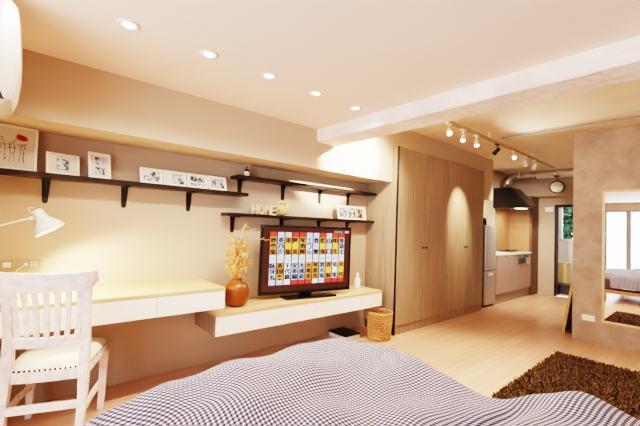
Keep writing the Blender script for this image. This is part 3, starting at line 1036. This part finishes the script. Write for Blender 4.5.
TL = [(2.85, (-.75, .1, -.55), 'lens_hot', 'track spotlight hidden behind the rough white beam, aimed at the wall', 'white_plastic'),
      (3.57, (.5, -.6, -.65), 'lens_hot', 'glowing track spotlight nearest the rough white beam', 'white_plastic'),
      (3.90, (.2, -.5, -.85), 'lens_hot', 'glowing track spotlight, second from the rough white beam', 'white_plastic'),
      (4.24, (.3, -.45, -.85), 'lens_hot', 'track spotlight with a dark base, third from the rough white beam', 'white_plastic'),
      (4.85, (-.75, .35, -.4), 'lens_off', 'dark track spotlight between the third and the brightest one', 'black_metal'),
      (5.40, (.62, -.7, -.35), 'lens_hot', 'brightest track spotlight, halfway along the track, facing the bed', 'white_plastic'),
      (5.90, (-.1, .62, -.78), 'lens_hot', 'track spotlight just past the brightest one, turned to the kitchen', 'white_plastic'),
      (6.30, (-.45, .6, -.66), 'lens_hot', 'small lit track spotlight next to the kitchen hood pipe', 'white_plastic')]
for a in TL:
    spots.append(spot_head(a[0], a[1], a[2], a[3], a[4]) + (a[2],))
strip_glow = plain('added_strip_glow', (1, .9, .7), .5, emit=(1.0, .86, .66), estr=26.0)  # unseen strip added behind the beam to light the kitchen ceiling
t = thing('added_light_strip', (2.9, 2.55, 2.5), 'added warm light strip, out of sight along the kitchen side of the rough white beam', 'light strip')
MB().box(.7, 5.2, 2.545, 2.565, 2.49, 2.515).build('channel', M['white_plastic'], t)
MB().box(.72, 5.18, 2.566, 2.57, 2.494, 2.511).build('lens', strip_glow, t)
# conduit across the ceiling
t = tag(MB().tube([(1.14, 4.93, KZ - .016), (3.2, 4.93, KZ - .016), (5.5, 4.93, KZ - .016)], .009, 10).build('ceiling_conduit', M['grey_plastic']), 'thin grey conduit pipe running across the kitchen ceiling', 'pipe')

# ------------------------------------------------------------------ kitchen: fridge
F0, F1 = 6.07, 6.49
t = thing('refrigerator', (.25, (F0 + F1) / 2, 0), 'slim lilac-grey two-door refrigerator beside the wardrobe', 'refrigerator')
MB().box(.02, .42, F0 + .005, F1 - .005, .02, 1.42).box(.06, .38, F0 + .02, F1 - .02, 0, .02).build('cabinet', M['fridge_side'], t, .006)
for z0, z1 in ((.04, .625), (.637, 1.425)):
    dd = MB().box(.421, .462, F0, F1, z0, z1).build('door', M['fridge'], t, .012)
    hz = z1 - .05 if z0 < .1 else z0 + .02
    if z0 < .1:
        MB().box(.4625, .468, F0 + .12, F0 + .28, z1 - .075, z1 - .035).build('handle', M['white_plastic'], dd, .002)
tag(MB().lathe([(0, 0), (.035, 0), (.035, .09), (.03, .1), (.02, .105), (.02, .125), (0, .125)], (.40, 6.14, 1.4265), 20).build('canister', M['black_metal']), 'small black canister standing on top of the refrigerator', 'canister')

# counter
CY0, CY1 = 6.53, 8.25
t = thing('kitchen_counter', (.25, 7.4, 0), 'mauve-grey kitchen base unit with a white worktop and built-in grill', 'kitchen counter')
MB().box(.003, .44, CY0, CY1, .18, .885).build('carcass', M['kitchen'], t)
MB().box(.003, .425, CY0, CY1, 0, .179).build('toe_kick', M['kick'], t)
MB().box(.003, .465, CY0 - .01, CY1 + .01, .886, .918).build('worktop', M['white_front'], t, .003)
ys = [CY0 + .002, 7.06, 7.505]
for i in range(2):
    dd = MB().box(.441, .458, ys[i], ys[i + 1] - .004, .185, .88).build('door', M['kitchen'], t, .0015)
    MB().tube([(.459, ys[i + 1] - .18, .855), (.475, ys[i + 1] - .17, .855), (.475, ys[i + 1] - .07, .855), (.459, ys[i + 1] - .06, .855)], .006, 8).build('handle', M['steel'], dd)
dd = MB().box(.441, .458, 7.507, CY1 - .002, .185, .66).build('drawer', M['kitchen'], t, .0015)
for yy in (7.62, 7.92):
    MB().tube([(.459, yy, .635), (.475, yy + .01, .635), (.475, yy + .12, .635), (.459, yy + .13, .635)], .006, 8).build('handle', M['steel'], dd)
g = MB().box(.441, .456, 7.53, CY1 - .02, .675, .88).build('grill_front', M['steel'], t, .002)
MB().box(.4565, .459, 7.58, 7.98, .69, .80).build('grill_window', M['black_gloss'], g, .002)
MB().box(.4565, .459, 7.58, 8.2, .815, .87).build('control_strip', M['black_metal'], g, .002)
for yy in (7.64, 7.74, 8.08, 8.16):
    MB().lathe([(.018, 0), (.016, .014), (0, .014)], (.4595, yy, .842), 14, axis=(1, 0, 0)).build('knob', M['steel'], g)
# hob
t = thing('gas_hob', (.24, 7.6, .919), 'low steel gas hob with black pan supports on the white worktop', 'hob')
MB().box(.06, .42, 7.3, 7.9, .919, .931).build('hob_plate', M['steel'], t, .003)
for yy in (7.45, 7.75):
    m = MB()
    for k in range(4):
        a = k * PI / 2 + .4
        m.tube([(.24 + .11 * math.cos(a), yy + .11 * math.sin(a), .932), (.24 + .11 * math.cos(a), yy + .11 * math.sin(a), .957), (.24 + .03 * math.cos(a), yy + .03 * math.sin(a), .957)], .006, 6)
    m.tube([(.24 + .11 * math.cos(a), yy + .11 * math.sin(a), .945) for a in [2 * PI * k / 24 for k in range(24)]], .005, 6, closed=True)
    m.lathe([(0, .931), (.045, .931), (.04, .946), (0, .948)], (.24, yy, 0), 18)
    m.build('pan_support', M['black_metal'], t)
# splash panels
struct(MB().box(.0005, .012, 7.55, 8.278, .93, 2.1).box(.012, .42, 8.262, 8.2795, .93, 2.1), 'wall_splashback', M['tan_panel'])

# range hood
HY0, HY1 = 7.42, 7.95
t = thing('range_hood', (.3, 7.45, 1.8), 'black kitchen range hood with a slanted front over the hob', 'range hood')
MB().prism([(.003, 1.82), (.68, 1.82), (.69, 1.85), (.34, 2.235), (.003, 2.235)], HY0, HY1).build('hood_shell', M['hood'], t, .006)
MB().box(.09, .62, HY0 + .05, HY1 - .05, 1.812, 1.8195).build('filter', M['steel'], t, .002)
MB().box(.38, .54, HY0 + .12, HY0 + .34, 1.807, 1.8115).build('hood_lamp', M['lens_hot'], t, .001)
# duct
m = MB()
dc = Vector((.17, 7.68, 2.236))
pts = [dc, dc + Vector((0, 0, .07))]
for k in range(9):
    a = k / 8 * PI / 2
    pts.append(Vector((dc.x + .17 * (1 - math.cos(a)), dc.y, 2.306 + .17 * math.sin(a))))
pts.append(Vector((1.86, dc.y, 2.476)))
m.tube(pts, .079, 24)
t = thing('exhaust_duct', dc, 'shiny round metal exhaust duct rising from the black hood and running sideways', 'duct')
m.build('duct_pipe', M['duct'], t)
for x in (.42, .72, 1.05, 1.4):
    MB().lathe([(.0795, -.014), (.085, -.012), (.085, .012), (.0795, .014)], (x, dc.y, 2.476), 24, axis=(1, 0, 0)).build('clamp_ring', M['steel'], t)
MB().lathe([(.0795, 0), (.088, 0), (.088, .02), (.0795, .02)], dc, 24).build('collar', M['steel'], t)

# hanging clock
cc = Vector((1.12, 7.50, 2.195))
t = thing('wall_clock', cc, 'round black-rimmed clock hanging from the metal duct', 'clock')
cd = Vector((.24, -.97, 0)).normalized()
MB().lathe([(.0, -.03), (.1, -.03), (.118, -.022), (.122, 0), (.118, .022), (.106, .026), (.1, .018)], cc, 40, axis=cd).build('rim', M['black_metal'], t)
MB().lathe([(0, .0185), (.102, .0185), (.102, .016), (0, .016)], cc, 36, axis=cd).build('dial', M['clockface'], t)
sx_ = Vector((-cd.y, cd.x, 0))
m = MB()
def onface(a, r, o=.02):
    return cc + cd * o + sx_ * (r * math.sin(a)) + Vector((0, 0, r * math.cos(a)))
for k in range(12):
    a = k * PI / 6
    m.tube([onface(a, .08), onface(a, .093)], .0028, 5)
m.build('hour_marks', M['black_metal'], t)
MB().tube([onface(R(305), 0), onface(R(305), .05)], .0035, 6).tube([onface(R(60), 0, .022), onface(R(60), .075, .022)], .0026, 6).build('hands', M['black_metal'], t)
MB().tube([cc + Vector((0, 0, .118)), cc + Vector((0, 0, .2)), cc + Vector((0, .05, .235)), cc + Vector((0, .10, .26))], .008, 8).box(1.08, 1.16, 7.48, 7.52, 2.385, 2.405).build('bracket', M['black_metal'], t)

# small white box by the doorway
t = thing('switch_box', (.667, 8.69, 1.85), 'small white box on the wall at the top corner of the balcony doorway', 'switch box')
MB().box(.595, .74, 8.655, 8.6995, 1.80, 1.905).build('box_body', M['white_plastic'], t, .006)
MB().box(.61, .725, 8.652, 8.655, 1.81, 1.895).build('cover', M['white_front'], t, .001)

# balcony things
t = thing('balcony_cabinet', (.55, 9.7, 0), 'low pale wooden cabinet on the balcony just past the doorway', 'cabinet')
MB().box(.30, .775, 9.55, 9.9, .03, .66).box(.33, .75, 9.58, 9.87, 0, .03).build('cabinet_body', M['pale_wood'], t, .003)
MB().box(.305, .77, 9.532, 9.549, .05, .64).build('door', M['pale_wood'], t, .002)
t = thing('storage_bin', (.95, 9.28, 0), 'low dark grey bin on the balcony floor', 'bin')
MB().prism([(.62, .001), (1.28, .001), (1.32, .19), (.60, .19)], 9.1, 9.45).build('bin_body', M['fridge_side'], t, .004)
MB().prism([(.59, .191), (1.33, .191), (1.32, .21), (.60, .21)], 9.09, 9.46).build('lid', M['fridge_side'], t, .004)
t = thing('garden_tree', (1.4, 12.0, -.5), 'leafy green tree outside the balcony window', 'tree')
MB().tube([(1.4, 12, -.5), (1.42, 12, .6), (1.38, 12, 1.6)], [.09, .07, .04], 10).build('trunk', M['bark'], t)
m = MB()
rr = random.Random(4)
for k in range(9000):
    c = Vector((rr.uniform(-.3, 3.2), 12 + rr.gauss(0, .3), rr.uniform(.5, 3.3)))
    d1 = Vector((rr.gauss(0, 1), rr.gauss(0, 1), rr.gauss(0, 1))).normalized()
    s1 = d1.orthogonal().normalized()
    m.add([c - s1 * .055, c + d1 * .08, c + s1 * .055, c - d1 * .08], [(0, 1, 2, 3)])
m.build('crown', M['leaf'], t)

# framed boards leaning on the taupe wall's end
def board(yc, x_foot, x_top, h, w, label, mat_, face, th=.032):
    t = thing('leaning_panel', (x_foot, yc, 0), label, 'panel', 'framed panels leaning at the end of the taupe wall')
    a = math.atan2(x_top - x_foot, h)
    L = math.hypot(h, x_top - x_foot)
    mt = Matrix.Translation((x_foot, yc, .002)) @ Matrix.Rotation(a, 4, 'Y')
    m = MB()
    for (y0, y1, z0, z1) in ((0, w, 0, .035), (0, w, L - .035, L), (0, .035, .035, L - .035), (w - .035, w, .035, L - .035)):
        m.box(-th, 0, y0, y1, z0, z1)
    m.xform(mt).build('frame', M[mat_], t, .002)
    MB().box(-th + .004, -.006, .034, w - .034, .034, L - .034).xform(mt).build('infill', M[face], t)
board(5.56, 1.735, 1.838, .685, .5, 'golden wood-framed panel leaning outermost at the end of the taupe wall', 'gold_wood', 'grey_plastic')
board(5.60, 1.802, 1.860, .60, .45, 'dark framed panel tucked behind the golden one at the end of the taupe wall', 'door_dark', 'black_metal', .02)

# wall mirror on the taupe wall
MX0, MX1, MZ0, MZ1 = 2.163, 3.5, .268, 1.862
t = thing('wall_mirror', ((MX0 + MX1) / 2, 5.37, MZ0), 'large wall mirror in a thin pale wood frame reflecting the bed and window', 'mirror')
m = MB()
fw = .024
for (a, b_, c, d) in ((MX0, MX1, MZ0, MZ0 + fw), (MX0, MX1, MZ1 - fw, MZ1), (MX0, MX0 + fw, MZ0 + fw, MZ1 - fw), (MX1 - fw, MX1, MZ0 + fw, MZ1 - fw)):
    m.box(a, b_, 5.348, 5.3695, c, d)
m.build('frame', M['pale_wood'], t, .002)
MB().box(MX0 + fw - .002, MX1 - fw + .002, 5.358, 5.366, MZ0 + fw - .002, MZ1 - fw + .002).build('mirror_glass', M['mirror'], t)
# outlet on the taupe wall
t = thing('wall_outlet', (2.03, 5.369, .29), 'white double outlet plate low on the taupe wall beside the mirror', 'outlet')
MB().box(1.966, 2.096, 5.361, 5.3695, .255, .325).build('cover_plate', M['white_plastic'], t, .002)
for x in (1.985, 2.04):
    MB().box(x, x + .038, 5.3585, 5.361, .268, .312).build('socket_insert', M['white_front'], t, .001)

# ------------------------------------------------------------------ shaggy rug
RX0, RX1, RY0, RY1 = 1.925, 4.2, 2.86, 4.52
t = thing('shag_rug', ((RX0 + RX1) / 2, (RY0 + RY1) / 2, 0), 'dark brown shaggy rug on the floor between the bed and the mirror', 'rug')
MB().box(RX0, RX1, RY0, RY1, .001, .012).build('backing', M['rug'], t)
m = MB()
rr = random.Random(6)
vs, fs = [], []
for k in range(30000):
    x, y = rr.uniform(RX0, RX1), rr.uniform(RY0, RY1)
    a = rr.uniform(0, 2 * PI)
    h = rr.uniform(.012, .028)
    l = rr.uniform(.0, .03)
    w_ = .006
    dx, dy = math.cos(a), math.sin(a)
    o = len(vs)
    vs += [(x - dy * w_, y + dx * w_, .012), (x + dy * w_, y - dx * w_, .012), (x + dx * l + dy * w_ * .5, y + dy * l - dx * w_ * .5, .012 + h), (x + dx * l - dy * w_ * .5, y + dy * l + dx * w_ * .5, .012 + h)]
    fs.append((o, o + 1, o + 2, o + 3))
m.add(vs, fs)
pile = m.build('pile', M['rug'], t)
pile['kind'] = 'stuff'

# ------------------------------------------------------------------ bed
BX0, BX1, BY0, BY1 = 1.50, 3.55, -.35, 1.78
t = thing('bed', ((BX0 + BX1) / 2, .6, 0), 'low wooden bed with a dark mattress under the checked duvet', 'bed')
m = MB()
for (a, b_, c, d) in ((BX0, BX1, BY0, BY0 + .04), (BX0, BX1, BY1 - .04, BY1), (BX0, BX0 + .04, BY0 + .04, BY1 - .04), (BX1 - .04, BX1, BY0 + .04, BY1 - .04)):
    m.box(a, b_, c, d, .175, .245)
m.build('rail', M['bedwood'], t, .004)
MB().box(BX0 + .041, BX1 - .041, BY0 + .041, BY1 - .041, .2, .225).build('slat_base', M['bedwood'], t)
for x in (BX0 + .06, BX1 - .06):
    for y in (BY0 + .06, BY1 - .06):
        MB().bar([(x, y, 0), (x, y, .19)], [.045, .06], [.045, .06], (1, 0, 0)).build('leg', M['bedwood'], t, .004)
MB().box(BX0 + .03, BX1 - .03, BY0 + .03, BY1 - .03, .246, .46).build('mattress', M['mattress'], t, .03)

# duvet: one draped sheet
def hnoise(x, y):
    v = .016 * math.sin(4.1 * x + 1.3 * y + .6) + .013 * math.sin(2.2 * x - 5.2 * y + 1.1) + .009 * math.sin(8.3 * x + 6.1 * y) + .006 * math.sin(13 * x - 9 * y + 2)
    v += .007 * math.sin(17 * y + 5 * x + 1.5 * math.sin(3 * x)) + .004 * math.sin(23 * x + 4 * y)
    return v
def sstep(a, b_, x):
    q = min(1, max(0, (x - a) / (b_ - a)))
    return q * q * (3 - 2 * q)
def lerp_table(tb, v):
    if v <= tb[0][0]:
        return tb[0][1]
    for (a, p), (b_, q) in zip(tb, tb[1:]):
        if v <= b_:
            w_ = (v - a) / (b_ - a)
            w_ = w_ * w_ * (3 - 2 * w_)
            return p + (q - p) * w_
    return tb[-1][1]
def top_h(x, y):
    h = .555 + hnoise(x, y)
    h += .04 * math.exp(-((x - 1.58) ** 2 / .05 + (y - .95) ** 2 / .30))
    h += .03 * math.exp(-((x - 1.85) ** 2 / .06 + (y - 1.70) ** 2 / .05))
    # fold lying across the far right: a valley then a raised roll
    c = x - (2.50 + .20 * (y - 1.35))
    h += -.04 * math.exp(-(c / .05) ** 2) * sstep(.6, 1.2, y) * sstep(1.8, 1.5, y)
    h += .05 * sstep(-.04, .12, c) * sstep(.7, 1.35, y)
    return h
def y_end(x):
    return 1.83 + .02 * math.sin(5 * x) + .13 * sstep(2.38, 2.56, x) - .14 * sstep(1.75, 1.45, x)
def x_beg(y):
    return lerp_table([(-.2, 1.68), (.1, 1.61), (.3, 1.50), (.55, 1.42), (.9, 1.36), (1.3, 1.36), (1.7, 1.42)], y)
NS, NT = 150, 170
DROP = .26
Xspan, Yspan = 2.25, 2.25
vs, uv = [], []
for j in range(NT + 1):
    for i in range(NS + 1):
        a = -DROP + (Xspan + DROP) * i / NS          # arc length in from the x edge
        bq = -DROP + (Yspan + DROP) * j / NT          # arc length in from the far edge
        rr_ = .11
        def roll(q):
            """-> inset from edge, drop below the top"""
            if q > rr_ * 1.2:
                return q, 0
            if q > -rr_ * .37:
                th = (rr_ * 1.2 - q) / rr_
                return rr_ * 1.2 - rr_ * math.sin(th), rr_ * (1 - math.cos(th))
            return rr_ * .2, rr_ + (-rr_ * .37 - q)
        ax_, az = roll(a)
        by_, bz_ = roll(bq)
        x = 1.36 + ax_
        y0 = y_end(x)
        y = y0 - by_
        x = x_beg(y) + ax_
        dz = max(az, bz_) if not (az > 0 and bz_ > 0) else min(.30, math.hypot(az, bz_))
        h = top_h(max(x, x_beg(y) + .05), min(y, y0 - .05)) - dz
        rip = .012 * math.sin(22 * (x + y)) * min(1, dz / .1)
        vs.append((x - (rip if az > bz_ else 0), y + (rip if bz_ >= az else 0), max(.30, h)))
        uv.append((a + .012 * math.sin(4 * bq), bq + .012 * math.sin(5 * a)))
fs = []
for j in range(NT):
    for i in range(NS):
        q = j * (NS + 1) + i
        fs.append((q, q + NS + 1, q + NS + 2, q + 1))
dv = MB().add(vs, fs, 0, True).build('duvet', M['gingham'], None, 0, uv)
tag(dv, 'black and white checked duvet spread rumpled over the bed', 'duvet')
sd = dv.modifiers.new('thickness', 'SOLIDIFY')
sd.thickness = .012
sd.offset = -1

# ------------------------------------------------------------------ lights
def lamp(kind, name, loc, energy, col, aim=None, **kw):
    l = bpy.data.lights.new(name, kind)
    l.energy = energy
    l.color = col
    for k, v in kw.items():
        setattr(l, k, v)
    o = bpy.data.objects.new(name, l)
    COL.objects.link(o)
    o.location = loc
    if aim is not None:
        o.rotation_euler = Vector(aim).to_track_quat('-Z', 'Y').to_euler()
    return o
WARM = (1.0, .88, .72)
for (x, y) in DL:
    lamp('SPOT', 'downlight_lamp', (x, y, CZ - .012), 26 if y > 0 else 12, (1.0, .89, .78), (0, 0, -1), spot_size=R(150), spot_blend=.8, shadow_soft_size=.04)
for (h, ax, kind) in spots:
    if kind == 'lens_hot':
        lamp('SPOT', 'track_lamp', h + ax * .07, 70, WARM, ax, spot_size=R(100), spot_blend=.8, shadow_soft_size=.03)
lamp('SPOT', 'desk_lamp_light', DESK_LAMP[0], 48, (1.0, .78, .40), DESK_LAMP[1], spot_size=R(150), spot_blend=.5, shadow_soft_size=.05)
lamp('SPOT', 'hood_light', (.46, HY0 + .23, 1.80), 16, WARM, (-.35, .3, -1), spot_size=R(140), spot_blend=.6, shadow_soft_size=.04)
lamp('SPOT', 'wardrobe_lamp', (1.06, 4.90, 2.40), 110, (1, .86, .62), (-.50, .10, -.80), spot_size=R(44), spot_blend=1.0, shadow_soft_size=.02)
lamp('SPOT', 'side_room_lamp', (3.3, 3.0, 2.5), 1500, (1.0, .84, .6), (-3.0, -.25, -.42), spot_size=R(20), spot_blend=.5, shadow_soft_size=.03)
# daylight through the two windows (portals guide the sky light)
a = lamp('AREA', 'window_daylight', ((wx0 + wx1) / 2, YB - .14, (wz0 + wz1) / 2), 1, (1, 1, 1), (0, 1, 0), shape='RECTANGLE', size=wx1 - wx0, size_y=wz1 - wz0)
a.data.cycles.is_portal = True
a = lamp('AREA', 'balcony_daylight', (1.1, 10.42, (WZ0 + WZ1) / 2), 1, (1, 1, 1), (0, -1, 0), shape='RECTANGLE', size=1.3, size_y=WZ1 - WZ0)
a.data.cycles.is_portal = True
w = bpy.data.worlds.new('sky')
SC.world = w
w.use_nodes = True
bg = w.node_tree.nodes['Background']
bg.inputs['Color'].default_value = (.84, .90, 1.0, 1)
bg.inputs['Strength'].default_value = 6.0

# ------------------------------------------------------------------ camera
yaw, pitch, roll_ = R(49.372), R(2.2146), R(2.1188)
F = Vector((-math.sin(yaw) * math.cos(pitch), math.cos(yaw) * math.cos(pitch), math.sin(pitch)))
Rr = Vector((math.cos(yaw), math.sin(yaw), 0))
Uu = Rr.cross(F)
r_ = Rr * math.cos(roll_) + Uu * math.sin(roll_)
u_ = -Rr * math.sin(roll_) + Uu * math.cos(roll_)
cam = bpy.data.cameras.new('camera')
cam.sensor_width = 36
cam.lens = 344.364 / 640 * 36
cam.clip_start = .05
co = bpy.data.objects.new('camera', cam)
COL.objects.link(co)
mm = Matrix((r_, u_, -F)).transposed().to_4x4()
mm.translation = Vector((3.107, 0, 1.3))
co.matrix_world = mm
SC.camera = co
SC.view_settings.view_transform = 'Filmic'
SC.view_settings.look = 'Very High Contrast'
SC.view_settings.exposure = 1.2
SC.cycles.max_bounces = 10
SC.cycles.diffuse_bounces = 6
SC.cycles.sample_clamp_indirect = 8
